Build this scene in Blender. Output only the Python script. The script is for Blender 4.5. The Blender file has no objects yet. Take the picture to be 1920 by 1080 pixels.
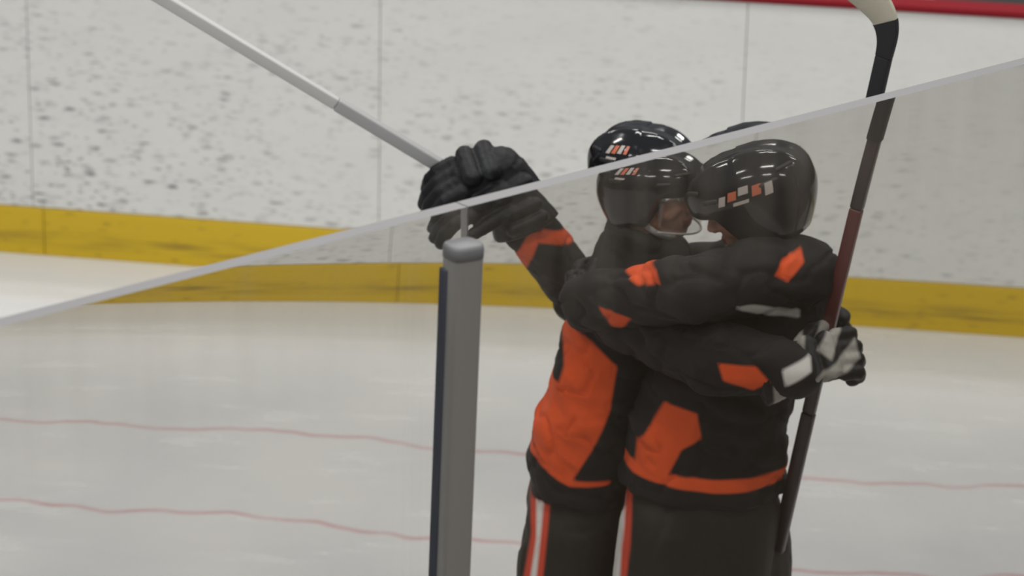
import bpy, bmesh, math, random
from mathutils import Vector, Matrix, noise
random.seed(7)
S = bpy.context.scene
C = S.collection

# ------------------------------------------------------------------ camera
F = 5950.0                      # focal length in pixels of a 1920 px wide frame
CAM = Vector((0, 0, 3.9))
PITCH, ROLL = math.radians(20), math.radians(1.2)
fwd = Vector((0, math.cos(PITCH), -math.sin(PITCH)))
r0 = Vector((1, 0, 0)); u0 = r0.cross(fwd)
RT = r0*math.cos(ROLL) + u0*math.sin(ROLL)
UP = -r0*math.sin(ROLL) + u0*math.cos(ROLL)
cd = bpy.data.cameras.new('camera'); cam = bpy.data.objects.new('camera', cd); C.objects.link(cam)
M = Matrix((RT, UP, -fwd)).transposed().to_4x4(); M.translation = CAM
cam.matrix_world = M
cd.sensor_width = 36; cd.lens = F*36/1920
cd.clip_start = .1; cd.clip_end = 100
cd.dof.use_dof = True; cd.dof.focus_distance = 6.3; cd.dof.aperture_fstop = 4.6
S.camera = cam

# ------------------------------------------------------------------ light
S.view_settings.view_transform = 'Standard'; S.view_settings.look = 'None'
S.view_settings.gamma = 1; S.view_settings.use_curve_mapping = False
S.view_settings.exposure = 0.0
w = bpy.data.worlds.new('rink_air'); S.world = w; w.use_nodes = True
# the hall round the ice: pale roof above, dark warm stands below eye level
wn_, wl_ = w.node_tree.nodes, w.node_tree.links
wt = wn_.new('ShaderNodeTexCoord'); ws = wn_.new('ShaderNodeSeparateXYZ'); wl_.new(wt.outputs['Generated'], ws.inputs[0])
wr = wn_.new('ShaderNodeValToRGB'); wl_.new(ws.outputs['Z'], wr.inputs[0])
wr.color_ramp.elements[0].position = .0; wr.color_ramp.elements[0].color = (.030, .018, .009, 1)
wr.color_ramp.elements[1].position = .30; wr.color_ramp.elements[1].color = (.31, .325, .335, 1)
wl_.new(wr.outputs[0], wn_['Background'].inputs[0])
wn_['Background'].inputs[1].default_value = 1.0
def lamp(x, y, z, p, sx=2.2, sy=.35):
    l = bpy.data.lights.new('rink_lamp', 'AREA'); l.shape = 'RECTANGLE'; l.size = sx; l.size_y = sy
    l.energy = p; l.color = (1, .985, .95)
    o = bpy.data.objects.new('rink_lamp', l); C.objects.link(o); o.location = (x, y, z)
for lx in (-5, 0, 5):
    for ly in (-1, 3.5, 8, 13):
        lamp(lx+.4, ly, 7.5, 126)

# ------------------------------------------------------------------ pixel to place
def ray(px, py): return fwd + RT*((px-960)/F) - UP*((py-540)/F)
def at_y(px, py, Y):
    d = ray(px, py); return CAM + d*(Y/d.y)
def at_z(px, py, z):
    d = ray(px, py); return CAM + d*((z-CAM.z)/d.z)
EDGE = [(0, 605), (370, 500), (640, 432), (850, 375), (1130, 313), (1430, 240), (1700, 178), (1920, 115)]
def edge_y(x):
    for (a, ya), (b, yb) in zip(EDGE, EDGE[1:]):
        if x <= b: return ya + (yb-ya)*(x-a)/(b-a)
    return 115
def q(px, py, Y):
    """place of something seen at (px, py); what the pane bends is set back"""
    s = py - edge_y(px)
    if s > 0:
        k = 8 + 27*math.exp(-s/110)
        py -= k; px -= k*.35
    return at_y(px, py, Y)

# ------------------------------------------------------------------ helpers
def tag(o, label=None, cat=None, group=None, kind=None):
    if label: o['label'] = label
    if cat: o['category'] = cat
    if group: o['group'] = group
    if kind: o['kind'] = kind
    return o
def empty(name, loc, label, cat, group=None):
    o = bpy.data.objects.new(name, None); C.objects.link(o); o.location = loc
    o.empty_display_size = .1
    return tag(o, label, cat, group)
def link(name, me, mat, parent=None):
    o = bpy.data.objects.new(name, me); C.objects.link(o)
    if mat and not me.materials: me.materials.append(mat)
    if parent is not None:
        o.parent = parent
        off = Vector()
        p = parent
        while p is not None: off += p.location; p = p.parent
        o.location = -off
    return o
def from_bm(name, bm, mat, parent=None, smooth=True, sharp=None):
    bmesh.ops.recalc_face_normals(bm, faces=bm.faces)
    me = bpy.data.meshes.new(name); bm.to_mesh(me); bm.free()
    for p in me.polygons: p.use_smooth = smooth
    if sharp: me.set_sharp_from_angle(angle=math.radians(sharp))
    return link(name, me, mat, parent)
def add_box(bm, lo, hi, mtx=None, bevel=0):
    r = bmesh.ops.create_cube(bm, size=1)
    vs = r['verts']
    for v in vs:
        v.co = Vector([(lo[i]+hi[i])/2 + v.co[i]*(hi[i]-lo[i]) for i in range(3)])
    if bevel:
        es = list({e for v in vs for e in v.link_edges})
        r = bmesh.ops.bevel(bm, geom=es, offset=bevel, segments=3, profile=.5, affect='EDGES')
        vs = list({v for f in r['faces'] for v in f.verts} | {v for v in vs if v.is_valid})
    if mtx is not None:
        for v in vs: v.co = mtx @ v.co
def ell_pts(c, r, fr=None, n=10, m=7):
    if not hasattr(r, '__len__'): r = (r, r, r)
    out = []
    for i in range(m+1):
        ph = -math.pi/2 + math.pi*i/m
        for j in range(n if 0 < i < m else 1):
            a = 2*math.pi*j/n
            p = Vector((r[0]*math.cos(ph)*math.cos(a), r[1]*math.cos(ph)*math.sin(a), r[2]*math.sin(ph)))
            out.append(Vector(c) + (fr @ p if fr else p))
    return out
def hull(bm, items, fr=None, n=10):
    """convex skin round a few ellipsoids: a tapering limb, a pad, a jaw"""
    t = bmesh.new()
    for c, r in items:
        for p in ell_pts(c, r, fr, n): t.verts.new(p)
    res = bmesh.ops.convex_hull(t, input=t.verts)
    bad = [v for v in t.verts if not v.link_faces]
    bmesh.ops.delete(t, geom=bad, context='VERTS')
    bmesh.ops.recalc_face_normals(t, faces=t.faces)
    me = bpy.data.meshes.new('t'); t.to_mesh(me); t.free(); bm.from_mesh(me); bpy.data.meshes.remove(me)
def limb(bm, pts, fr=None, n=10):
    for a, b in zip(pts, pts[1:]): hull(bm, [a, b], fr, n)
def loft(bm, rings, n=28, power=2.3):
    """rings: (centre, rx, ry, tilt)"""
    R = []
    for c, rx, ry, tl in rings:
        L = []
        for j in range(n):
            a = 2*math.pi*j/n
            ca, sa = math.cos(a), math.sin(a)
            x = rx*math.copysign(abs(ca)**(2/power), ca); y = ry*math.copysign(abs(sa)**(2/power), sa)
            L.append(bm.verts.new(Vector(c) + Vector((x, y, tl*x))))
        R.append(L)
    for A, B in zip(R, R[1:]):
        for j in range(n): bm.faces.new((A[j], A[(j+1) % n], B[(j+1) % n], B[j]))
    bm.faces.new(R[0][::-1]); bm.faces.new(R[-1])
def fuse(name, bm, mat, parent, voxel, smooth=3, wrinkle=0, freq=(9, 9, 9), seed=0, fine=0):
    """one continuous surface from overlapping closed shapes"""
    me = bpy.data.meshes.new(name); bmesh.ops.recalc_face_normals(bm, faces=bm.faces); bm.to_mesh(me); bm.free()
    t = bpy.data.objects.new('t', me); C.objects.link(t)
    m = t.modifiers.new('r', 'REMESH'); m.mode = 'VOXEL'; m.voxel_size = voxel; m.use_smooth_shade = True
    if smooth:
        s = t.modifiers.new('s', 'SMOOTH'); s.iterations = smooth; s.factor = .5
    dg = bpy.context.evaluated_depsgraph_get()
    out = bpy.data.meshes.new_from_object(t.evaluated_get(dg))
    bpy.data.objects.remove(t); bpy.data.meshes.remove(me)
    out.name = name
    if wrinkle:
        ns = [v.normal.copy() for v in out.vertices]
        for v, nn in zip(out.vertices, ns):
            p = Vector((v.co.x*freq[0]+seed, v.co.y*freq[1], v.co.z*freq[2]+v.co.x*freq[0]*.45))
            h = noise.noise(p) + .5*noise.noise(p*2.1+Vector((5, 3, 1)))
            h = h - .6*max(0, .12-abs(h))/.12
            v.co += nn*h*wrinkle
    for p in out.polygons: p.use_smooth = True
    out.materials.clear()
    return link(name, out, mat, parent)
def poly_sd(poly, x, z):
    """signed distance to a closed outline, positive inside"""
    d = 1e9; ins = False
    for i in range(len(poly)):
        ax, az = poly[i]; bx, bz = poly[i-1]
        if (az > z) != (bz > z) and x < (bx-ax)*(z-az)/(bz-az)+ax: ins = not ins
        ex, ez = bx-ax, bz-az
        t = max(0, min(1, ((x-ax)*ex+(z-az)*ez)/(ex*ex+ez*ez+1e-12)))
        d = min(d, math.hypot(x-ax-t*ex, z-az-t*ez))
    return d if ins else -d
def sewn(o, name, polys, Y, extra=None):
    """a pattern sewn into a garment, held as a distance on its own surface"""
    P = []
    for poly in polys:
        y_, poly = poly if isinstance(poly, tuple) else (Y, poly)
        P.append((y_-.12 if y_ != Y else -9, [(v.x, v.z) for v in (q(a, b, y_) for a, b in poly)]))
    at = o.data.attributes.new(name, 'FLOAT', 'POINT')
    off = Vector(); p = o.parent
    for i, v in enumerate(o.data.vertices):
        val = -1
        for ymin, P1 in P:
            if v.co.y > ymin: val = max(val, poly_sd(P1, v.co.x, v.co.z))
        if extra: val = max(val, extra(v.co))
        at.data[i].value = val

# ------------------------------------------------------------------ materials
def nodes(name):
    m = bpy.data.materials.new(name); m.use_nodes = True
    nt = m.node_tree
    return m, nt, nt.nodes, nt.links, nt.nodes['Principled BSDF']
def plain(name, col, rough=.5, metal=0, bump=0, bscale=200, spec=.5, var=.0):
    m, nt, N, L, b = nodes(name)
    b.inputs['Base Color'].default_value = (*col, 1); b.inputs['Roughness'].default_value = rough
    b.inputs['Metallic'].default_value = metal; b.inputs['Specular IOR Level'].default_value = spec
    tc = N.new('ShaderNodeTexCoord'); nz = N.new('ShaderNodeTexNoise')
    nz.inputs['Scale'].default_value = bscale; L.new(tc.outputs['Object'], nz.inputs['Vector'])
    if bump:
        bp = N.new('ShaderNodeBump'); bp.inputs['Strength'].default_value = bump; bp.inputs['Distance'].default_value = .002
        L.new(nz.outputs['Fac'], bp.inputs['Height']); L.new(bp.outputs['Normal'], b.inputs['Normal'])
    if var:
        mx = N.new('ShaderNodeMix'); mx.data_type = 'RGBA'; mx.blend_type = 'MULTIPLY'; mx.inputs[0].default_value = var
        mx.inputs[6].default_value = (*col, 1); L.new(nz.outputs['Fac'], mx.inputs[7]); L.new(mx.outputs[2], b.inputs['Base Color'])
    return m
def cloth(name, base, layers, rough=.75, bscale=260):
    """layers: (attribute, colour): a sewn pattern over the base colour"""
    m, nt, N, L, b = nodes(name)
    b.inputs['Roughness'].default_value = rough; b.inputs['Specular IOR Level'].default_value = .2
    b.inputs['Sheen Weight'].default_value = .02
    rgb = N.new('ShaderNodeRGB'); rgb.outputs[0].default_value = (*base, 1); cur = rgb.outputs[0]
    for an, col in layers:
        a = N.new('ShaderNodeAttribute'); a.attribute_name = an
        mr = N.new('ShaderNodeMapRange'); mr.inputs['From Min'].default_value = -.004; mr.inputs['From Max'].default_value = .004
        L.new(a.outputs['Fac'], mr.inputs['Value'])
        mx = N.new('ShaderNodeMix'); mx.data_type = 'RGBA'; mx.inputs[7].default_value = (*col, 1)
        L.new(mr.outputs['Result'], mx.inputs[0]); L.new(cur, mx.inputs[6]); cur = mx.outputs[2]
    L.new(cur, b.inputs['Base Color'])
    tc = N.new('ShaderNodeTexCoord'); nz = N.new('ShaderNodeTexNoise'); nz.inputs['Scale'].default_value = bscale
    L.new(tc.outputs['Object'], nz.inputs['Vector'])
    bp = N.new('ShaderNodeBump'); bp.inputs['Strength'].default_value = .25; bp.inputs['Distance'].default_value = .002
    L.new(nz.outputs['Fac'], bp.inputs['Height']); L.new(bp.outputs['Normal'], b.inputs['Normal'])
    return m
BLACK = (.013, .012, .012); ORANGE = (.66, .085, .020); WHITE = (.62, .60, .57); RED = (.45, .03, .03)
m_jersey = cloth('jersey_knit', BLACK, [('orange', ORANGE), ('white', WHITE)])
m_pants = cloth('pants_nylon', (.019, .017, .014), [('red', (.52, .06, .03)), ('white', WHITE)], rough=.6)
m_glove = cloth('glove_leather', (.010, .010, .011), [('grey', (.024, .025, .027)), ('white', (.34, .32, .29))], rough=.5)
m_sock = cloth('sock_knit', BLACK, [])
m_skin = cloth('skin', (.60, .29, .19), [('lip', (.34, .09, .07))], rough=.5)
m_helmet = plain('helmet_shell', (.007, .007, .009), .11, bump=.05, bscale=12)
m_vent = plain('vent_dark', (.002, .002, .002), .6)
m_logo_o = plain('decal_orange', (.48, .12, .06), .35)
m_logo_w = plain('decal_white', (.42, .37, .34), .35)
m_strap = plain('strap_webbing', (.45, .43, .41), .7, bump=.3, bscale=400)
m_hair = plain('hair_brown', (.03, .018, .01), .6, bump=.6, bscale=300)
m_eye = plain('eye_white', (.6, .58, .55), .2)
m_iris = plain('eye_iris', (.02, .015, .01), .2)
m_boot = plain('skate_boot', (.02, .02, .02), .35, bump=.1)
m_holder = plain('skate_holder', (.6, .6, .6), .4)
m_steel = plain('steel', (.6, .6, .62), .2, 1)
m_shaft_d = plain('shaft_dark', (.030, .016, .018), .35, bump=.1)
m_shaft_r = plain('shaft_maroon', (.11, .025, .024), .35)
m_shaft_l = plain('shaft_silver', (.50, .50, .49), .4)
m_shaft_g = plain('shaft_grey_wrap', (.33, .33, .33), .5)
m_tape_w = plain('tape_cream', (.42, .39, .31), .8, bump=.3, bscale=150)
m_tape_b = plain('tape_black', (.012, .012, .014), .7, bump=.3, bscale=150)
m_alu = plain('brushed_aluminium', (.30, .29, .275), .36, .25, bump=.05, bscale=60)
m_gasket = plain('gasket_rubber', (.05, .055, .075), .6)
m_red = plain('rail_red', (.21, .008, .014), .6, bump=.05, bscale=30, spec=.15)
m_rubber = plain('rubber_flooring', (.055, .06, .055), .85, bump=.4, bscale=80, var=.5)
m_stands = plain('stands_flooring', (.075, .050, .028), .85, bump=.4, bscale=80, var=.4)
m_bench = plain('bench_board', (.45, .43, .40), .6)

# yellow kick plate: scuffed
m_yel, nt, N, L, b = nodes('kick_yellow')
b.inputs['Roughness'].default_value = .4
tc = N.new('ShaderNodeTexCoord')
def scuffs(N, L, tc, scale, thr, soft, seed, keep):
    """short dark puck and stick marks, longer along the boards than up them"""
    mp = N.new('ShaderNodeMapping'); mp.inputs['Scale'].default_value = scale; mp.inputs['Location'].default_value = (seed, seed*.7, seed*1.3)
    mp.inputs['Rotation'].default_value = (0, math.radians(-6), 0)
    L.new(tc.outputs['Object'], mp.inputs['Vector'])
    wn = N.new('ShaderNodeTexNoise'); wn.inputs['Scale'].default_value = 2.3; wn.inputs['Detail'].default_value = 2
    L.new(mp.outputs['Vector'], wn.inputs['Vector'])
    ad = N.new('ShaderNodeVectorMath'); ad.operation = 'MULTIPLY_ADD'; ad.inputs[1].default_value = (.55, .55, .55)
    L.new(wn.outputs['Color'], ad.inputs[0]); L.new(mp.outputs['Vector'], ad.inputs[2])
    vo = N.new('ShaderNodeTexVoronoi'); vo.inputs['Scale'].default_value = 1
    L.new(ad.outputs['Vector'], vo.inputs['Vector'])
    mr = N.new('ShaderNodeMapRange'); mr.inputs['From Min'].default_value = thr; mr.inputs['From Max'].default_value = thr-soft
    L.new(vo.outputs['Distance'], mr.inputs['Value'])
    sp = N.new('ShaderNodeSeparateColor'); L.new(vo.outputs['Color'], sp.inputs[0])
    st = N.new('ShaderNodeMapRange'); st.inputs['From Min'].default_value = keep; st.inputs['From Max'].default_value = 1.0
    L.new(sp.outputs[0], st.inputs['Value'])
    mu = N.new('ShaderNodeMath'); mu.operation = 'MULTIPLY'; L.new(mr.outputs['Result'], mu.inputs[0]); L.new(st.outputs['Result'], mu.inputs[1])
    return mu.outputs[0]
def math2(N, L, op, a, b_):
    m = N.new('ShaderNodeMath'); m.operation = op
    for i, x in enumerate((a, b_)):
        if isinstance(x, (int, float)): m.inputs[i].default_value = x
        else: L.new(x, m.inputs[i])
    return m.outputs[0]
def mix(N, L, fac, A, B):
    m = N.new('ShaderNodeMix'); m.data_type = 'RGBA'
    if isinstance(fac, (int, float)): m.inputs[0].default_value = fac
    else: L.new(fac, m.inputs[0])
    for i, x in ((6, A), (7, B)):
        if isinstance(x, tuple): m.inputs[i].default_value = (*x, 1)
        else: L.new(x, m.inputs[i])
    return m.outputs[2]
def ranged(N, L, v, a, b_, c=0, d=1):
    m = N.new('ShaderNodeMapRange')
    for k, x in zip(('From Min', 'From Max', 'To Min', 'To Max'), (a, b_, c, d)): m.inputs[k].default_value = x
    L.new(v, m.inputs['Value']); return m.outputs['Result']
def noise_tex(N, L, tc, scale, detail=3, mapping=None, out='Fac'):
    n = N.new('ShaderNodeTexNoise'); n.inputs['Scale'].default_value = scale; n.inputs['Detail'].default_value = detail
    if mapping:
        mp = N.new('ShaderNodeMapping'); mp.inputs['Scale'].default_value = mapping
        L.new(tc.outputs['Object'], mp.inputs['Vector']); L.new(mp.outputs['Vector'], n.inputs['Vector'])
    else: L.new(tc.outputs['Object'], n.inputs['Vector'])
    return n.outputs[out]
s1 = scuffs(N, L, tc, (14, 1, 40), .34, .22, 3, .35)
sx = N.new('ShaderNodeSeparateXYZ'); L.new(tc.outputs['Object'], sx.inputs[0])
smear = noise_tex(N, L, tc, 1, 4, (3.5, 1, 60))
band = ranged(N, L, math2(N, L, 'ABSOLUTE', math2(N, L, 'SUBTRACT', sx.outputs['Z'], .068), 0), .045, .0)
sm = math2(N, L, 'MULTIPLY', ranged(N, L, smear, .42, .7), band)
allm = math2(N, L, 'MAXIMUM', math2(N, L, 'MULTIPLY', s1, .45), math2(N, L, 'MULTIPLY', sm, .75))
L.new(mix(N, L, allm, (.60, .40, .010), (.085, .055, .02)), b.inputs['Base Color'])

# white board facing with puck marks
m_wall, nt, N, L, b = nodes('board_white')
b.inputs['Roughness'].default_value = .38
tc = N.new('ShaderNodeTexCoord')
sx = N.new('ShaderNodeSeparateXYZ'); L.new(tc.outputs['Object'], sx.inputs[0])
a1 = scuffs(N, L, tc, (13, 1, 40), .42, .36, 1, .12)
a2 = scuffs(N, L, tc, (24, 1, 62), .40, .34, 11, .15)
a3 = scuffs(N, L, tc, (8, 1, 55), .28, .20, 23, .50)
cl = noise_tex(N, L, tc, 1.6, 3)
low = ranged(N, L, sx.outputs['Z'], 1.25, .10, .0, 1)
left = ranged(N, L, sx.outputs['X'], 1.7, -1.3, .34, 1)
den = math2(N, L, 'MULTIPLY', ranged(N, L, cl, .30, .62, .25, 1), math2(N, L, 'MULTIPLY', math2(N, L, 'ADD', low, .18), left))
mk = math2(N, L, 'MAXIMUM', math2(N, L, 'MAXIMUM', a1, math2(N, L, 'MULTIPLY', a2, .75)), math2(N, L, 'MULTIPLY', a3, .9))
mk = math2(N, L, 'MINIMUM', math2(N, L, 'MULTIPLY', mk, math2(N, L, 'MULTIPLY', den, 1.25)), .8)
haze = noise_tex(N, L, tc, 1, 5, (3, 1, 9))
basec = mix(N, L, ranged(N, L, haze, .4, .75, 0, .22), (.70, .70, .675), (.56, .56, .55))
L.new(mix(N, L, mk, basec, (.06, .058, .06)), b.inputs['Base Color'])

# ice: painted white, worn, two thin red lines along the boards
YAW = .15535                    # how far the boards turn from the frame
WALL_C = 10.69576*math.cos(YAW)
m_ice, nt, N, L, b = nodes('ice')
tc = N.new('ShaderNodeTexCoord')
b.inputs['Roughness'].default_value = .22; b.inputs['IOR'].default_value = 1.42
sx = N.new('ShaderNodeSeparateXYZ'); L.new(tc.outputs['Object'], sx.inputs[0])
wob = noise_tex(N, L, tc, 1, 2, (2.6, .2, 1))
dd = math2(N, L, 'ADD', sx.outputs['Y'], math2(N, L, 'MULTIPLY', math2(N, L, 'SUBTRACT', wob, .5), .24))
lw = noise_tex(N, L, tc, 9, 2)
line = None
for off, st in ((-1.385, .42), (-2.07, .42)):
    e = math2(N, L, 'ABSOLUTE', math2(N, L, 'SUBTRACT', dd, off), 0)
    l = math2(N, L, 'MULTIPLY', ranged(N, L, e, .020, .006), math2(N, L, 'MULTIPLY', ranged(N, L, lw, .25, .6, .55, 1), st))
    line = l if line is None else math2(N, L, 'MAXIMUM', line, l)
blot = noise_tex(N, L, tc, 1.3, 4)
snow = noise_tex(N, L, tc, 1, 5, (2.2, 7, 1))
ic = mix(N, L, ranged(N, L, blot, .35, .7), (.535, .525, .52), (.46, .463, .472))
ic = mix(N, L, ranged(N, L, snow, .56, .78, 0, .35), ic, (.70, .70, .71))
ic = mix(N, L, math2(N, L, 'MULTIPLY', ranged(N, L, dd, -1.15, -.25), .75), ic, (.68, .675, .67))    # snow swept up along the boards
ic = mix(N, L, line, ic, (.36, .05, .08))
L.new(ic, b.inputs['Base Color'])
L.new(ranged(N, L, snow, .3, .7, .15, .30), b.inputs['Roughness'])
scr = noise_tex(N, L, tc, 1, 4, (7, 30, 1))
bp = N.new('ShaderNodeBump'); bp.inputs['Strength'].default_value = .12; bp.inputs['Distance'].default_value = .004
L.new(scr, bp.inputs['Height']); L.new(bp.outputs['Normal'], b.inputs['Normal'])

# acrylic pane with faint dust; reflected streaks and glare are painted in as diffuse
m_glass, nt, N, L, b = nodes('acrylic_pane')
N.remove(b); out = N['Material Output']
tc = N.new('ShaderNodeTexCoord')
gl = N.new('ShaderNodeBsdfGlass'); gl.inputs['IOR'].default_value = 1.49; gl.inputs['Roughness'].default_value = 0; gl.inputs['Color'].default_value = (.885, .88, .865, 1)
df = N.new('ShaderNodeBsdfDiffuse'); df.inputs['Color'].default_value = (.62, .56, .48, 1)  # warm colour stands in for brown reflections from the stands side
streaks = noise_tex(N, L, tc, 1, 3, (16, 1, 1.1))  # vertical streaks imitating reflections, put into the diffuse share
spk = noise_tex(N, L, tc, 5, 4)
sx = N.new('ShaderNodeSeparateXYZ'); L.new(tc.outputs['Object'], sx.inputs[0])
glare = ranged(N, L, sx.outputs['Z'], 1.90, 2.12)            # painted grey glare, growing towards the top edge
fac = math2(N, L, 'ADD', math2(N, L, 'MULTIPLY', ranged(N, L, streaks, .42, .72, .024, .090), glare), ranged(N, L, spk, .5, .8, .001, .006))
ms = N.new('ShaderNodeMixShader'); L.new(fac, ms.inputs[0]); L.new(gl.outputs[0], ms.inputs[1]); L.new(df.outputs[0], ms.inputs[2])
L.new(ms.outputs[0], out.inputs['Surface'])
m_edge = plain('acrylic_cut_edge', (.36, .35, .36), .45)
m_edge.node_tree.nodes['Principled BSDF'].inputs['Transmission Weight'].default_value = .45
m_visor, nt, N, L, b = nodes('visor_clear')
N.remove(b); tr = N.new('ShaderNodeBsdfTransparent'); tr.inputs[0].default_value = (.93, .93, .93, 1)
gs_ = N.new('ShaderNodeBsdfGlossy'); gs_.inputs['Roughness'].default_value = .08
ms = N.new('ShaderNodeMixShader'); ms.inputs[0].default_value = .10
L.new(tr.outputs[0], ms.inputs[1]); L.new(gs_.outputs[0], ms.inputs[2]); L.new(ms.outputs[0], N['Material Output'].inputs['Surface'])

# ------------------------------------------------------------------ the rink
boards_m = Matrix.Rotation(-YAW, 4, 'Z'); boards_m.translation = (0, 10.69576, 0)   # local: x along, y away, z up
def placed(o): o.matrix_world = boards_m; return o
GA, GB = Vector((-.7554, 4.3838, 0)), Vector((.9804, 5.9218, 0))   # the line of the near boards and panes
gd = (GB-GA).normalized(); gn = Vector((gd.y, -gd.x, 0))          # gn points at the camera side
inv_b = boards_m.inverted(); g0 = inv_b @ (GA - gd*8); g1 = inv_b @ (GA + gd*4)
gm = g1 + (g1-g0)*((.05-g1.y)/(g1.y-g0.y))                          # where near and far boards meet
bm = bmesh.new()
v = [bm.verts.new(p) for p in ((g0.x, g0.y, 0), (gm.x, gm.y, 0), (-9, .05, 0))]; bm.faces.new(v)
tag(placed(from_bm('floor', bm, m_ice, smooth=False)), kind='structure')
bm = bmesh.new()
v = [bm.verts.new(p) for p in ((g0.x, g0.y, 0), (g0.x, -16, 0), (12, -16, 0), (12, .05, 0), (gm.x, gm.y, 0))]; bm.faces.new(v)
tag(placed(from_bm('floor_stands', bm, m_stands, smooth=False)), kind='structure')
bm = bmesh.new(); v = [bm.verts.new(p) for p in ((-9, .05, 0.0), (9, .05, 0.0), (9, 16, 0), (-9, 16, 0))]; bm.faces.new(v)
tag(placed(from_bm('floor_walkway', bm, m_rubber, smooth=False)), kind='structure')
HK, HW = .184, 1.113
bm = bmesh.new()                # white panels, each 1.27 m with a hairline joint
PW = 1.287; x0 = -.488
for i in range(-5, 8):
    a = x0 + i*PW
    add_box(bm, (a+.0012, 0, HK), (a+PW-.0012, .02, HW), bevel=.0012)
add_box(bm, (-8.6, .018, 0), (8.2, .09, HW-.01))
tag(placed(from_bm('wall_back', bm, m_wall, smooth=False)), kind='structure')
bm = bmesh.new()
for i in range(-5, 8):
    a = x0 + .04 + i*PW
    add_box(bm, (a+.0012, -.006, 0), (a+PW-.0012, .017, HK-.003), bevel=.003)
tag(placed(from_bm('baseboard_back', bm, m_yel, smooth=False)), kind='structure')
bm = bmesh.new(); add_box(bm, (-8.6, -.014, HW), (8.2, .095, HW+.030), bevel=.012)
tag(placed(from_bm('trim_1', bm, m_red, smooth=True, sharp=40)), kind='structure')

# bench behind the far boards
bp_ = at_y(1742, 2, 13.4)
be = empty('bench', (bp_.x-.9, 13.4, 0), 'pale low bench just behind the red cap of the far boards', 'bench')
bm = bmesh.new(); add_box(bm, (bp_.x-1.8, 13.22, .42), (bp_.x, 13.58, .46), bevel=.006); from_bm('seat', bm, m_bench, be, sharp=40)
for dx in (-1.65, -.15):
    bm = bmesh.new(); add_box(bm, (bp_.x+dx-.03, 13.27, 0), (bp_.x+dx+.03, 13.53, .42), bevel=.004); from_bm('leg', bm, m_alu, be, sharp=40)

# near boards and the panes standing on them
TOP = 2.233
glass_m = Matrix((gd, -gn, Vector((0, 0, 1)))).transposed().to_4x4(); glass_m.translation = GA
U_J = (at_z(850, 377, TOP)-GA).dot(gd)
bm = bmesh.new(); add_box(bm, (-8, -.07, 0), (4.6, .07, 1.04), bevel=.01)
o = from_bm('wall_front', bm, m_wall, sharp=40); o.matrix_world = glass_m; tag(o, kind='structure')
def pane(name, ua, ub, label):
    """a heavy acrylic pane, a little thicker at its top edge"""
    bm = bmesh.new(); rows = []
    n = 46; Hh = TOP-1.04
    for i in range(n+1):
        f = (i/n)**1.7; s = f*Hh
        t = .0165 + GT0*math.exp(-s/GL) + GT1*(Hh-s)
        z = TOP - s
        rows.append([bm.verts.new((ua, -.014, z)), bm.verts.new((ub, -.014, z)), bm.verts.new((ub, -.014+t, z)), bm.verts.new((ua, -.014+t, z))])
    for A, B in zip(rows, rows[1:]):
        for k in range(4): bm.faces.new((A[k], A[(k+1) % 4], B[(k+1) % 4], B[k]))
    ft = bm.faces.new(rows[0]); bm.faces.new(rows[-1][::-1])
    bmesh.ops.recalc_face_normals(bm, faces=bm.faces)
    me = bpy.data.meshes.new(name); bm.to_mesh(me); bm.free()
    for p in me.polygons: p.use_smooth = True
    me.set_sharp_from_angle(angle=math.radians(35))
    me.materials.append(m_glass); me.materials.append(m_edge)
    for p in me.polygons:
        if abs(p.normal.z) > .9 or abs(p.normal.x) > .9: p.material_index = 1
    o = link(name, me, None); o.matrix_world = glass_m
    return tag(o, label, 'glass panel', 'clear panes on the near boards')
GT0, GL, GT1 = .0042, .12, .0085
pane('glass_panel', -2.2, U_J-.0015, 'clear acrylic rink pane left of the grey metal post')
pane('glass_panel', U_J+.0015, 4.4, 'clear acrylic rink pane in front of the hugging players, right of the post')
# post between them
def proj_x(p):
    d = p-CAM; return 960 + F*d.dot(RT)/d.dot(fwd)
up_ = U_J; LEAN = 1.25               # the post stands a little out of plumb
for _ in range(20):
    pb = GA + gd*up_ + gn*.043; up_ += (868-proj_x(Vector((pb.x + 1.12*math.sin(math.radians(LEAN)), pb.y, 2.16))))/1116
post = empty('support_post', (pb.x, pb.y, 1.04), 'grey metal post joining the two clear panes', 'post')
rot = Matrix((gd, -gn, Vector((0, 0, 1)))).transposed().to_4x4()
def post_m(): 
    m = Matrix.Rotation(math.radians(LEAN), 4, Vector((0, 1, 0))) @ Matrix.Rotation(math.radians(-8), 4, 'Z'); return m
def post_part(name, bm, mat):
    for v in bm.verts: v.co = post_m() @ rot @ v.co + Vector((pb.x, pb.y, 1.04))
    return from_bm(name, bm, mat, post, sharp=50)
bm = bmesh.new(); loft(bm, [(Vector((0, 0, z_)), .0305, .026, 0) for z_ in (0, .4, .8, 1.130)], 40, 3.4); post_part('channel', bm, m_alu)
bm = bmesh.new(); loft(bm, [(Vector((0, 0, z_)), .0305*k_, .026*k_, 0) for z_, k_ in ((1.128, .98), (1.130, 1.03), (1.146, 1.03), (1.152, .97), (1.154, .85))], 40, 3.4); tag(post_part('post_cap', bm, plain('cap_grey', (.17, .17, .175), .5)), 'dull grey rounded cap')
bm = bmesh.new(); add_box(bm, (-.0335, -.002, .0), (-.027, .020, 1.11), bevel=.002); tag(post_part('gasket', bm, m_gasket), 'dark rubber strip along the left side')
bm = bmesh.new(); add_box(bm, (-.06, -.034, -.002), (.06, .024, .012), bevel=.003); post_part('base_plate', bm, m_alu)

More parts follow.
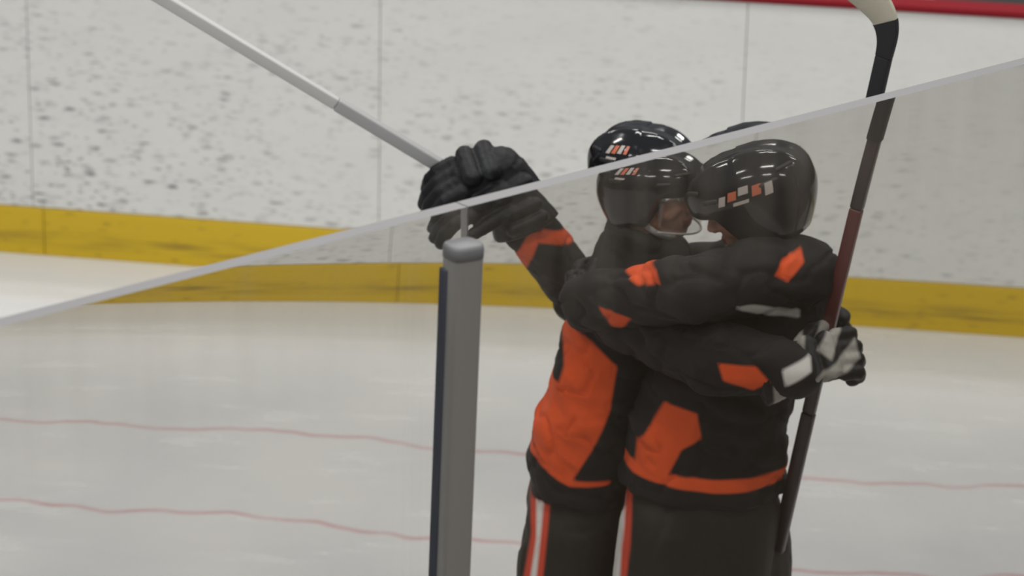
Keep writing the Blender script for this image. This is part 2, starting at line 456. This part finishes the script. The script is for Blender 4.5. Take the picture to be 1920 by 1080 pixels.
# ------------------------------------------------------------------ hockey sticks
def stick(label, a, b, segs, blade_dir, flat, group=None, tapes=()):
    """a: butt end, b: heel; segs: (from, to, material, name)"""
    a, b = Vector(a), Vector(b); ax = (b-a).normalized(); Ln = (b-a).length
    sd = (flat - ax*flat.dot(ax)).normalized(); th = ax.cross(sd)
    r = empty('hockey_stick', a, label, 'hockey stick', group)
    fr = Matrix((ax, sd, th)).transposed().to_4x4(); fr.translation = a
    for f0, f1, mat, nm, g in segs:
        bm = bmesh.new(); add_box(bm, (f0*Ln, -.0155-g, -.0105-g), (f1*Ln, .0155+g, .0105+g), fr, bevel=.005)
        from_bm(nm, bm, mat, r, sharp=50)
    return r, ax, sd, th
def blade(r, heel, ax, bd, th, mats, bend=.17, curve=.5):
    """a blade that bends away from the shaft at the heel, deepens and thins, and curves to one side"""
    bd = (bd - ax*bd.dot(ax)).normalized(); phm = math.radians(72); total = max(m[2] for m in mats)
    N_ = 60; pts = []; p = heel.copy()
    for i in range(N_+1):
        t = total*i/N_; f = min(1, t/bend); ph = phm*(f*f*(3-2*f))
        T = ax*math.cos(ph) + bd*math.sin(ph); ac = bd*math.cos(ph) - ax*math.sin(ph)
        g = min(1, t/.15); g = g*g*(3-2*g)
        hw = .0165 + .0205*g
        if t > total-.05: hw *= math.sqrt(max(.08, 1-((t-total+.05)/.05)**2))
        pts.append((t, p + th*curve*max(0, t-.12)**2, ac, hw, .0105 - .0065*g)); p = p + T*(total/N_)
    for name, t0, t1, mat, grow in mats:
        bm = bmesh.new(); rows = []
        for t, c, ac, hw, tk in pts:
            if t0-1e-6 <= t <= t1+1e-6:
                rows.append([bm.verts.new(c + ac*(a_*(hw+grow)) + th*(b_*(tk+grow))) for a_, b_ in ((-1, -.55), (-.9, -1), (.9, -1), (1, -.55), (1, .55), (.9, 1), (-.9, 1), (-1, .55))])
        for A, B in zip(rows, rows[1:]):
            for k in range(8): bm.faces.new((A[k], A[(k+1) % 8], B[(k+1) % 8], B[k]))
        bm.faces.new(rows[0][::-1]); bm.faces.new(rows[-1])
        from_bm(name, bm, mat, r, sharp=50)

# upright stick at the right, blade in the air
s_but = q(1452, 1030, 6.95); s_top = at_y(1658, 104, 6.72)
st1, ax, sd, th = stick('upright hockey stick with cream-taped blade raised at the right of the players', s_but, s_top,
    [(0, .30, m_shaft_d, 'butt_wrap', .0008), (.30, .46, m_shaft_d, 'shaft', 0), (.46, .72, m_shaft_r, 'shaft_print', 0), (.72, .90, m_shaft_d, 'upper_shaft', 0), (.86, 1.0, m_tape_b, 'heel_tape', .0022)], None, Vector((.72, -.35, -.62)))
bd = (Vector((-.72, .35, .62))); bd = (bd - ax*bd.dot(ax)*.2).normalized()
blade(st1, s_top, ax, bd, th, [('blade_heel', 0, .08, m_tape_b, .0022), ('blade', .08, .40, m_tape_w, .0012)])
STICK1 = (s_but, s_top)
# raised stick at upper left
g_hand = at_y(868, 337, 7.33); l_end = at_y(312, 2, 7.28)
dirn = (l_end-g_hand).normalized()
l_butt = g_hand - dirn*.06; l_heel = l_butt + dirn*1.36
st2, ax2, sd2, th2 = stick('silver-grey hockey stick held out to the upper left by the black glove', l_butt, l_heel,
    [(0, .06, m_tape_b, 'butt_tape', .002), (.06, .31, m_shaft_g, 'grip_wrap', .001), (.31, 1.0, m_shaft_l, 'shaft', 0)], None, Vector((.3, -.2, 1)))
bd2 = Vector((-.2, .5, .8)); bd2 = (bd2 - ax2*bd2.dot(ax2)*.6).normalized()
blade(st2, l_heel, ax2, bd2, th2, [('blade', 0, .40, m_tape_b, 0.001)])

# ------------------------------------------------------------------ players
def frame(x, z):
    x = Vector(x).normalized(); z = Vector(z); y = z.cross(x).normalized(); z = x.cross(y)
    return Matrix((x, y, z)).transposed()
def head_shapes(bm, c, fr):
    def h(items): hull(bm, [(c + fr @ Vector(p), r) for p, r in items], fr, 14)
    h([((-.025, 0, .03), (.085, .072, .08)), ((.03, 0, .035), (.062, .066, .07))])             # skull
    h([((.045, 0, .0), (.045, .058, .05)), ((.05, 0, -.045), (.042, .048, .035)), ((.06, 0, -.085), (.028, .026, .02))])   # face to chin
    h([((-.01, .0, -.05), (.05, .058, .03)), ((.05, 0, -.082), (.03, .034, .018))])            # jaw
    h([((.088, 0, .022), (.010, .009, .010)), ((.112, 0, -.022), (.011, .012, .010))])         # nose bridge
    h([((.102, .011, -.026), .009), ((.102, -.011, -.026), .009)])
    h([((.086, .03, .034), (.012, .02, .008)), ((.086, -.03, .034), (.012, .02, .008))])       # brow
    h([((.088, .012, -.053), (.010, .012, .006)), ((.088, -.012, -.053), (.010, .012, .006))]) # upper lip
    h([((.086, .010, -.066), (.009, .010, .006)), ((.086, -.010, -.066), (.009, .010, .006))])
    for s in (1, -1):
        h([((-.008, s*.076, .014), (.016, .008, .022)), ((0, s*.073, -.016), (.010, .006, .012))])   # ears
        h([((.07, s*.038, -.012), (.018, .016, .018)), ((.055, s*.045, -.03), (.02, .014, .018))])   # cheeks
def lip_fn(c, fr):
    inv = fr.transposed()
    def f(p):
        l = inv @ (p-c)
        return .004 - math.hypot(max(0, abs(l.y)-.018), (l.z+.059)) + .008 if l.x > .082 else -1
    return f
def helmet(person, c, fr, decal, sc=1, visor=True):
    """c: head centre, fr: forward, left, up. Outer shell with lowered ear and nape, ridges and a step"""
    W = lambda p: c + fr @ (Vector(p)*sc)
    na, nt_ = 72, 22
    ax_, ay_, az_ = .148, .110, .112
    bm = bmesh.new(); rows = []
    for i in range(nt_+1):
        t = i/nt_
        row = []
        for j in range(na):
            a = 2*math.pi*j/na; ca, sa = math.cos(a), math.sin(a)
            rim = .028 if ca > .55 else (.028 - .105*min(1, (.55-ca)/.35)*.86 if ca > -.2 else -.0623 - .016*min(1, (-.2-ca)/.5))
            e = 2.35
            k = (abs(ca)**e + abs(sa)**e)**(-1/e)
            if t < .4:                                 # wall from the rim upwards
                u = t/.4; z = rim + (.045-rim)*u; rr = 1 - .06*(1-u)**2
            else:
                ph = (t-.4)/.6*math.pi/2; z = .045 + az_*math.sin(ph)**1.0*(1-.0*ca); rr = math.cos(ph)**.78
            x, y = ax_*k*ca*rr - .008, ay_*k*sa*rr
            if ca < 0: x *= 1.03 - .30*max(0, min(1, (.03-z)/.12))**1.6
            # ridges along the crown, a step where front and back shells overlap
            ridge = .0
            if t >= .4:
                ridge += .006*math.exp(-((abs(y)-.042)/.012)**2)*min(1, (t-.4)*6)
                ridge -= .005*math.exp(-(y/.018)**2)*min(1, (t-.4)*5)
            if x < -.005: ridge += .004
            nrm = Vector((ca*rr, sa*rr, math.sin((t-.4)/.6*math.pi/2) if t > .4 else .1)).normalized()
            p = Vector((x, y, z)) + nrm*ridge
            row.append(bm.verts.new(W(p)))
        rows.append(row)
    for A, B in zip(rows, rows[1:]):
        for j in range(na): bm.faces.new((A[j], A[(j+1) % na], B[(j+1) % na], B[j]))
    bmesh.ops.remove_doubles(bm, verts=rows[-1], dist=.004)
    o = from_bm('helmet', bm, m_helmet, person)
    md = o.modifiers.new('thick', 'SOLIDIFY'); md.thickness = .006; md.offset = -1
    def surf(a_deg, z):                                # a point on the shell's outside
        a = math.radians(a_deg); ca, sa = math.cos(a), math.sin(a); e = 2.35
        k = (abs(ca)**e + abs(sa)**e)**(-1/e)
        rr = 1.0 if z < .045 else math.cos(math.asin(min(1, (z-.045)/az_)))**.78
        x, y = ax_*k*ca*rr - .008, ay_*k*sa*rr
        if ca < 0: x *= 1.03
        n_ = Vector((ca/ax_, sa/ay_, max(0, (z-.045))/az_/az_*1.0+.5)).normalized()
        return Vector((x, y, z)), n_
    for s in (1, -1):                                  # vents
        for a_deg, z, ln in ((38, .10, .030), (62, .075, .026), (118, .08, .034), (140, .10, .034)):
            p, n_ = surf(s*a_deg, z)
            bm = bmesh.new(); tang = Vector((-n_.y, n_.x, 0)).normalized()
            f2 = Matrix((tang, n_, tang.cross(n_))).transposed()
            hull(bm, [(p + n_*.003 - tang*ln*.5, (.008, .0035, .006)), (p + n_*.003 + tang*ln*.5, (.008, .0035, .006))], f2, 10)
            for v in bm.verts: v.co = W(v.co)
            from_bm('vent', bm, m_vent, o)
    # decals: slanted bars and a wing
    for a_deg, z, bars in decal:
        for k, (da, dz, wd, ht, mt) in enumerate(bars):
            bm = bmesh.new(); g = []
            for iu in range(5):
                for iv in range(4):
                    u = (iu/4-.5)*wd; v_ = (iv/3-.5)*ht
                    p, n_ = surf(a_deg + da + u + v_*120, z + dz + v_)
                    g.append(bm.verts.new(W(p + n_*.0075)))
            for iu in range(4):
                for iv in range(3):
                    bm.faces.new((g[iu*4+iv], g[iu*4+iv+1], g[(iu+1)*4+iv+1], g[(iu+1)*4+iv]))
            from_bm('decal', bm, mt, o)
    # chin strap
    bm = bmesh.new(); pts = []
    for i in range(15):
        a = math.pi*i/14
        pts.append((.005 + .068*math.sin(a)**1.0, .088*math.cos(a), -.05 - .062*math.sin(a)**.8))
    for A, B in zip(pts, pts[1:]): hull(bm, [(W(A), (.008, .003, .008)), (W(B), (.008, .003, .008))], fr, 8)
    tag(from_bm('chin_strap', bm, m_strap, o), 'pale webbing strap under the chin')
    if not visor: return o
    # visor
    bm = bmesh.new(); rws = []
    for i in range(7):
        z = .03 - i/6*.105; row = []
        for j in range(21):
            a = math.radians(-68 + 136*j/20)
            row.append(bm.verts.new(W(((.150 - .012*(i/6))*math.cos(a) - .004 + .004, (.112-.01*(i/6)*1)*math.sin(a), z - (.02*(i/6)*math.cos(a)**2)))))
        rws.append(row)
    rim_pts = [v.co.copy() for v in rws[-1]]
    for A, B in zip(rws, rws[1:]):
        for j in range(20): bm.faces.new((A[j], A[j+1], B[j+1], B[j]))
    vz = from_bm('visor', bm, m_visor, o); md = vz.modifiers.new('t', 'SOLIDIFY'); md.thickness = .0025
    tag(vz, 'clear curved half visor')
    bm = bmesh.new(); lo_ = [v for v in rim_pts]
    for A, B in zip(lo_, lo_[1:]): hull(bm, [(A, .0028), (B, .0028)], None, 6)
    tag(from_bm('visor_edge', bm, m_strap, o), 'pale lower rim of the visor')
    return o
def face_bits(body, person, c, fr):
    for s in (1, -1):
        bm = bmesh.new(); hull(bm, [(c + fr @ Vector((.080, s*.031, .014)), .0125)], fr, 16)
        e = from_bm('eye', bm, m_eye, person)
        bm = bmesh.new(); hull(bm, [(c + fr @ Vector((.0905, s*.031, .014)), (.0035, .006, .006))], fr, 12)
        from_bm('iris', bm, m_iris, e)
    bm = bmesh.new()
    hull(bm, [(c + fr @ Vector((-.035, 0, .02)), (.083, .079, .07)), (c + fr @ Vector((-.055, 0, -.035)), (.05, .064, .03))], fr, 16)
    fuse('hair', bm, m_hair, person, .006, 2, .003, (60, 60, 60))
def glove(person, wrist, hx, hz, curl=1.0, side=1, label=None, thumb_dir=None, spread=1.0, white=False, gs=1.0, thumb_world=None, patches=None, cuff=None):
    """hx: where the fingers point, hz: out of its back. side=1: thumb on +y"""
    fr = frame(hx, hz); c = Vector(wrist)
    W = lambda p: c + fr @ (Vector(p)*gs)
    hull0 = globals()['hull']
    def hull(bm, items, f_, n): hull0(bm, [(p, tuple(x*gs for x in r) if hasattr(r, '__len__') else r*gs) for p, r in items], f_, n)
    def limb(bm, pts, f_, n):
        for a_, b_ in zip(pts, pts[1:]): hull(bm, [a_, b_], f_, n)
    bm = bmesh.new()
    cf = frame(-Vector(cuff), hz) if cuff else fr                                                             # flared cuff
    hull(bm, [(c - cf.col[0]*.085*gs, (.012, .068, .055)), (c + cf.col[2]*.004, (.015, .050, .042))], cf, 16)
    if cuff: hull(bm, [(c, .046)], fr, 12); [hull(bm, [(c - cf.col[0]*(.03+.035*k_)*gs + cf.col[2]*.046*gs - cf.col[1]*.04, (.015, .014, .014)), (c - cf.col[0]*(.03+.035*k_)*gs + cf.col[2]*.046*gs + cf.col[1]*.04, (.015, .014, .014))], cf, 10) for k_ in (0, 1)]
    hull(bm, [(W((.0, 0, 0)), (.02, .046, .034)), (W((.075, 0, .006)), (.02, .050, .028))], fr, 14)           # palm
    for k in range(2):                                                                                          # rolls on the back
        hull(bm, [(W((.018+.038*k, -.038, .034)), (.018, .014, .016)), (W((.018+.038*k, .038, .034)), (.018, .014, .016))], fr, 12)
    fl = (.90, 1.0, .96, .78)
    for k in range(4):
        y = (k-1.5)*.0275*spread*(-side); ln = fl[k]
        a0, a1, a2 = [math.radians(v*curl) for v in (28, 95, 150)]
        p = Vector((.082, y, .012)); ang = a0; joints = [(W(p), .0168)]
        for seg, an in ((.040*ln, a0), (.034*ln, a1), (.026*ln, a2)):
            p = p + Vector((math.cos(an)*seg, (y*.10)*seg/.04*.3, -math.sin(an)*seg)); joints.append((W(p), .0155))
        limb(bm, joints, fr, 10)
    t0 = Vector((.012, side*.046, -.006)); td = Vector(thumb_dir) if thumb_dir else Vector((.62, side*.55, -.45))
    if thumb_world: td = fr.transposed() @ Vector(thumb_world)
    td.normalize(); bend = Vector() if thumb_world else Vector((.35, -side*.25, -.25))
    limb(bm, [(W(t0), .019), (W(t0+td*.045), .0175), (W(t0+td*.045+(td+bend).normalized()*.040), .0145)], fr, 10)
    o = fuse('glove', bm, m_glove, person, .0042, 2, .0012, (70, 70, 70))
    inv = fr.transposed()
    ga = o.data.attributes.new('grey', 'FLOAT', 'POINT'); wa = o.data.attributes.new('white', 'FLOAT', 'POINT')
    for i, v in enumerate(o.data.vertices):
        l = inv @ (v.co-c)/gs
        ga.data[i].value = .008 - abs(l.x-.028) if l.z > .02 else (-.01 if l.z > -.018 else (.02-abs(l.x-.05)))
        wa.data[i].value = max(.011-abs(l.x+.062), .007-abs(l.x+.022)) if white else -1
    if patches:
        PP = [[(v.x, v.z) for v in (q(a_, b_, 6.76) for a_, b_ in po)] for po in patches]
        for i, v in enumerate(o.data.vertices): wa.data[i].value = max(poly_sd(po, v.co.x, v.co.z) for po in PP)
    if label: tag(o, label)
    return o
def skate(person, foot, d):
    fr = frame(d, (0, 0, 1)); c = Vector((foot[0], foot[1], 0)); W = lambda p: c + fr @ Vector(p)
    bm = bmesh.new()
    limb(bm, [(W((-.085, 0, .12)), (.045, .042, .045)), (W((.08, 0, .11)), (.05, .046, .035)), (W((.15, 0, .10)), (.035, .038, .028))], fr, 12)
    limb(bm, [(W((-.08, 0, .12)), (.045, .042, .04)), (W((-.05, 0, .24)), (.062, .052, .05))], fr, 12)
    limb(bm, [(W((-.02, 0, .24)), (.03, .04, .05)), (W((.03, 0, .17)), (.03, .035, .05))], fr, 10)
    o = fuse('skate', bm, m_boot, person, .006, 2)
    bm = bmesh.new(); 
    for a, b_ in ((-.10, -.05), (.06, .13)): hull(bm, [(W((a, 0, .065)), (.02, .016, .02)), (W((b_, 0, .065)), (.02, .016, .02)), (W(((a+b_)/2, 0, .035)), (.03, .006, .008))], fr, 10)
    hull(bm, [(W((-.12, 0, .032)), (.01, .006, .008)), (W((.14, 0, .032)), (.01, .006, .008))], fr, 8)
    from_bm('blade_holder', bm, m_holder, o)
    bm = bmesh.new(); add_box(bm, (-.13, -.0016, 0.0), (.15, .0016, .03), Matrix.Translation(c) @ fr.to_4x4()); from_bm('blade', bm, m_steel, o, smooth=False)

def player(tags, base, T, hips, legs, arms, head_c, head_fr, neck, decal, jpat, ppat, seed, gl, sc):
    """T: jersey rings; hips: pants rings; legs: joints; arms: [(pts, radii)]"""
    person = empty('person', base, *tags)
    # body, one continuous surface from head to ankles
    bm = bmesh.new()
    head_shapes(bm, head_c, head_fr)
    limb(bm, [(head_c + head_fr @ Vector((-.025, 0, -.03)), .054), (neck, .054)], None, 12)
    ch = T[len(T)//2][0]; lo = T[0][0]
    limb(bm, [(neck, .054), (T[-3][0], (.075, .075, .05)), (ch, (.12, .10, .10)), (lo, (.12, .11, .09)), (hips[-1][0], (.13, .11, .08))], None, 14)
    for pts, rad in arms:
        limb(bm, [(p, r_) for p, r_ in zip(pts, (.058, .046, .032))], None, 12)
        d = (pts[-1]-pts[-2]).normalized(); limb(bm, [(pts[-1], .03), (pts[-1]+d*.03, .024)], None, 10)
    for hip, knee, ankle in legs:
        limb(bm, [(hip, .085), (knee, .055), (ankle, .04)], None, 12)
        limb(bm, [(knee*.65+ankle*.35, .056), (ankle, .04)], None, 10)
    body = fuse('body', bm, m_skin, person, .0056, 1)
    sewn(body, 'lip', [], 7, lip_fn(head_c, head_fr))
    # jersey
    bm = bmesh.new(); loft(bm, T)
    for pts, rad in arms:
        limb(bm, list(zip(pts, rad)), None, 14)
    j = fuse('jersey', bm, m_jersey, person, .0085, 6, .0140, (7, 7, 13), seed)
    sewn(j, 'orange', jpat[0], jpat[2]); sewn(j, 'white', jpat[1], jpat[2])
    # pants and socks
    bm = bmesh.new(); loft(bm, hips)
    for (hip, knee, ankle), wd in zip(legs, (1, 1)):
        kn = knee + Vector((0, 0, .03))
        limb(bm, [(hip, (.120, .13, .10)), ((hip+kn)/2, (.118, .125, .09)), (kn, (.100, .105, .05))], None, 16)
    p = fuse('pants', bm, m_pants, person, .009, 5, .007, (6, 6, 5), seed+4)
    sewn(p, 'red', ppat[0], ppat[2]); sewn(p, 'white', ppat[1], ppat[2])
    for hip, knee, ankle in legs:
        bm = bmesh.new()
        limb(bm, [(knee+Vector((0, 0, .05)), .075), (knee*.6+ankle*.4, .080), (ankle+Vector((0, 0, .05)), .060)], None, 14)
        fuse('sock', bm, m_sock, person, .008, 3, .003, (12, 12, 12))
        skate(person, ankle, head_fr.col[0]*Vector((1, 1, 0)))
    for g in gl: glove(person, **g)
    helmet(person, head_c, head_fr, decal, sc, sc < .95)
    face_bits(body, person, head_c, head_fr)
    return person

K = 1/808
def ring(cx, cy, hw, dep, Y, tl=0): return (q(cx, cy, Y), hw*K, dep, tl)

# --- the player at the left, seen from behind, leaning to the right
YA = 7.14
TA = [ring(1084, 905, 108, .165, YA, -.20), ring(1092, 850, 108, .17, YA, -.12), ring(1104, 780, 108, .17, YA-.01), ring(1124, 700, 104, .165, YA-.02),
      ring(1150, 620, 104, .16, YA-.02), ring(1166, 545, 104, .15, YA-.01), ring(1190, 490, 108, .125, YA), ring(1200, 456, 88, .105, YA), ring(1198, 432, 76, .095, YA-.01, -.25), ring(1194, 414, 64, .085, YA-.01, -.35)]
hipA = q(1085, 960, YA)
HA = [(hipA + Vector((-.012, 0, -.25)), .125, .14, 0), (hipA + Vector((0, 0, -.06)), .135, .15, 0), (hipA + Vector((0, 0, .03)), .138, .16, 0), (hipA + Vector((.01, 0, .13)), .125, .15, 0)]
def leg(px, py, Y, fx, fy):
    h = q(px, py, Y); return (h, Vector((h.x+(fx-h.x)*.55+.01, h.y+(fy-h.y)*.5-.03, .50)), Vector((fx, fy, .14)))
LA = [leg(1068, 985, YA-.06, .06, 7.02), leg(1105, 985, YA+.08, .10, 7.32)]
fA = Vector((.92, -.38, .02)); frA = frame(fA, (-.02, .0, 1))
headA = at_y(1212, 341, 7.13)
neckA = q(1196, 432, YA)
armA = [([q(1165, 575, 6.99), q(1335, 668, 6.74), q(1478, 690, 6.72)], (.098, .092, .070)),
        ([q(1190, 560, 7.26), q(1330, 570, 7.34), q(1455, 600, 7.27)], (.090, .08, .065))]
A_or = [[(1046, 636), (1105, 660), (1152, 702), (1138, 790), (1106, 860), (1064, 928), (1030, 916), (980, 866), (992, 820), (1018, 745), (1042, 748), (1052, 715)],
        [(975, 872), (1030, 910), (1075, 922), (1140, 924), (1140, 934), (1060, 934), (975, 894)],
        [(1330, 610), (1400, 616), (1425, 645), (1395, 662), (1340, 642)], [(1372, 700), (1432, 688), (1442, 730), (1400, 758), (1362, 748)]]
A_wh = [[(1446, 620), (1500, 600), (1500, 625), (1452, 650)], [(1440, 742), (1500, 700), (1500, 715), (1446, 760)]]
P_ar = [[(988, 955), (1026, 955), (1018, 1020), (1010, 1090), (1004, 1180), (962, 1180), (976, 1080), (990, 1010)]]
P_aw = [[(1000, 955), (1014, 955), (1006, 1020), (998, 1090), (990, 1180), (980, 1180), (988, 1080), (1000, 1010)]]
O, Wt = m_logo_o, m_logo_w
dec_front = [(-104, .098, [(-13, .010, 5, .020, Wt), (-6, .012, 5, .020, O), (1, .014, 5, .020, Wt), (8, .014, 4, .020, O), (-8, -.010, 12, .006, Wt)])]
dec_side = [(100, .070, [(-26, .0, 6, .022, Wt), (-16, .006, 8, .02, O), (-5, .012, 9, .018, Wt), (6, .004, 8, .024, O), (16, -.002, 7, .028, Wt), (-10, -.014, 14, .008, Wt)])]
wA = armA[0][0][2]
A = player(('person at left in black and orange hockey jersey, arm round the other player, face visible', 'person'),
    (hipA.x, YA, 0), TA, HA, LA, armA, headA, frA, neckA, dec_front, (A_or, A_wh, 6.9), (P_ar, P_aw, 6.98), 3,
    sc=.86, gl=[dict(wrist=wA + Vector((.022, .01, .004)), hx=Vector((.93, .10, .22)), hz=Vector((-.15, -.8, .55)), side=1, white=True, curl=.9, gs=1.12, patches=[[(1500, 690), (1596, 632), (1604, 660), (1510, 714)], [(1522, 640), (1578, 556), (1590, 580), (1548, 652)], [(1436, 640), (1502, 600), (1492, 700), (1442, 745)]], label='black glove with pale cuff bands round the upright stick'),
     dict(wrist=armA[1][0][2] + Vector((.03, 0, 0)), hx=Vector((.9, -.35, 0)), hz=Vector((.3, .9, 0)), side=-1, curl=.5)])

# --- the player at the right, facing left
YB = 6.98
TB = [ring(1312, 902, 160, .165, YB, -.03), ring(1316, 850, 158, .17, YB), ring(1322, 780, 154, .17, YB), ring(1345, 700, 148, .165, YB),
      ring(1385, 620, 145, .16, YB), ring(1430, 550, 138, .15, YB), ring(1462, 490, 108, .125, YB), ring(1452, 448, 62, .085, YB), ring(1440, 425, 46, .065, YB)]
hipB = q(1310, 955, YB)
HB = [(hipB + Vector((-.005, 0, -.27)), .176, .14, 0), (hipB + Vector((0, 0, -.06)), .185, .155, 0), (hipB + Vector((0, 0, .03)), .188, .165, 0), (hipB + Vector((0, 0, .12)), .17, .15, 0)]
LB = [leg(1245, 985, YB-.06, .30, 6.86), leg(1380, 985, YB+.05, .60, 7.10)]
fB = Vector((-.90, .20, -.38)); frB = frame(fB, (-.36, .0, .93))
headB = at_y(1400, 369, 6.95)
neckB = q(1448, 440, YB)
armB = [([q(1490, 505, 6.88), q(1300, 540, 6.73), q(1100, 565, 6.98)], (.098, .084, .076)),
        ([q(1420, 500, 7.16), q(1085, 545, 7.38), q(985, 420, 7.30)], (.085, .078, .066))]
B_or = [[(1186, 884), (1190, 830), (1215, 800), (1240, 752), (1300, 765), (1308, 810), (1270, 835), (1245, 884)],
        [(1140, 876), (1240, 880), (1485, 890), (1485, 915), (1330, 908), (1140, 893)], [(1440, 488), (1456, 464), (1494, 456), (1498, 476), (1466, 502)],
        (7.24, [(938, 515), (985, 425), (1010, 425), (972, 530)]), (7.3, [(1010, 408), (1110, 440), (1110, 462), (1000, 432)]),
        [(1142, 500), (1152, 482), (1222, 476), (1228, 494), (1190, 510)], [(1116, 570), (1176, 578), (1162, 608), (1142, 610)]]
B_wh = [[(1366, 532), (1400, 535), (1492, 570), (1492, 588), (1440, 575), (1380, 548)]]
P_br = [[(1160, 935), (1182, 935), (1176, 1020), (1166, 1090), (1156, 1180), (1136, 1180), (1148, 1080), (1158, 1010)]]
P_bw = [[(1158, 930), (1173, 930), (1168, 975), (1160, 1030), (1156, 1090), (1146, 1180), (1120, 1180), (1132, 1080), (1148, 1010)]]
wB = armB[1][0][2]
B = player(('person at right in black and orange hockey jersey, face hidden, helmet with orange side mark', 'person'),
    (hipB.x, YB, 0), TB, HB, LB, armB, headB, frB, neckB, dec_side, (B_or, B_wh, 6.85), (P_br, P_bw, 6.84), 9,
    sc=1.0, gl=[dict(wrist=armB[0][0][2] + Vector((.0, .06, 0)), hx=Vector((-.2, .97, 0)), hz=Vector((-.85, -.5, 0)), side=-1, curl=.6),
     dict(wrist=at_y(938, 318, 7.28), hx=Vector((-.93, -.12, -.30)), hz=Vector((-.28, -.42, .85)), side=1, curl=.42, spread=1.05, gs=1.27, thumb_world=(-.75, -.3, -.5), cuff=(.42, .02, -.9),
          label='black glove raised at the left gripping a stick', thumb_dir=None)])
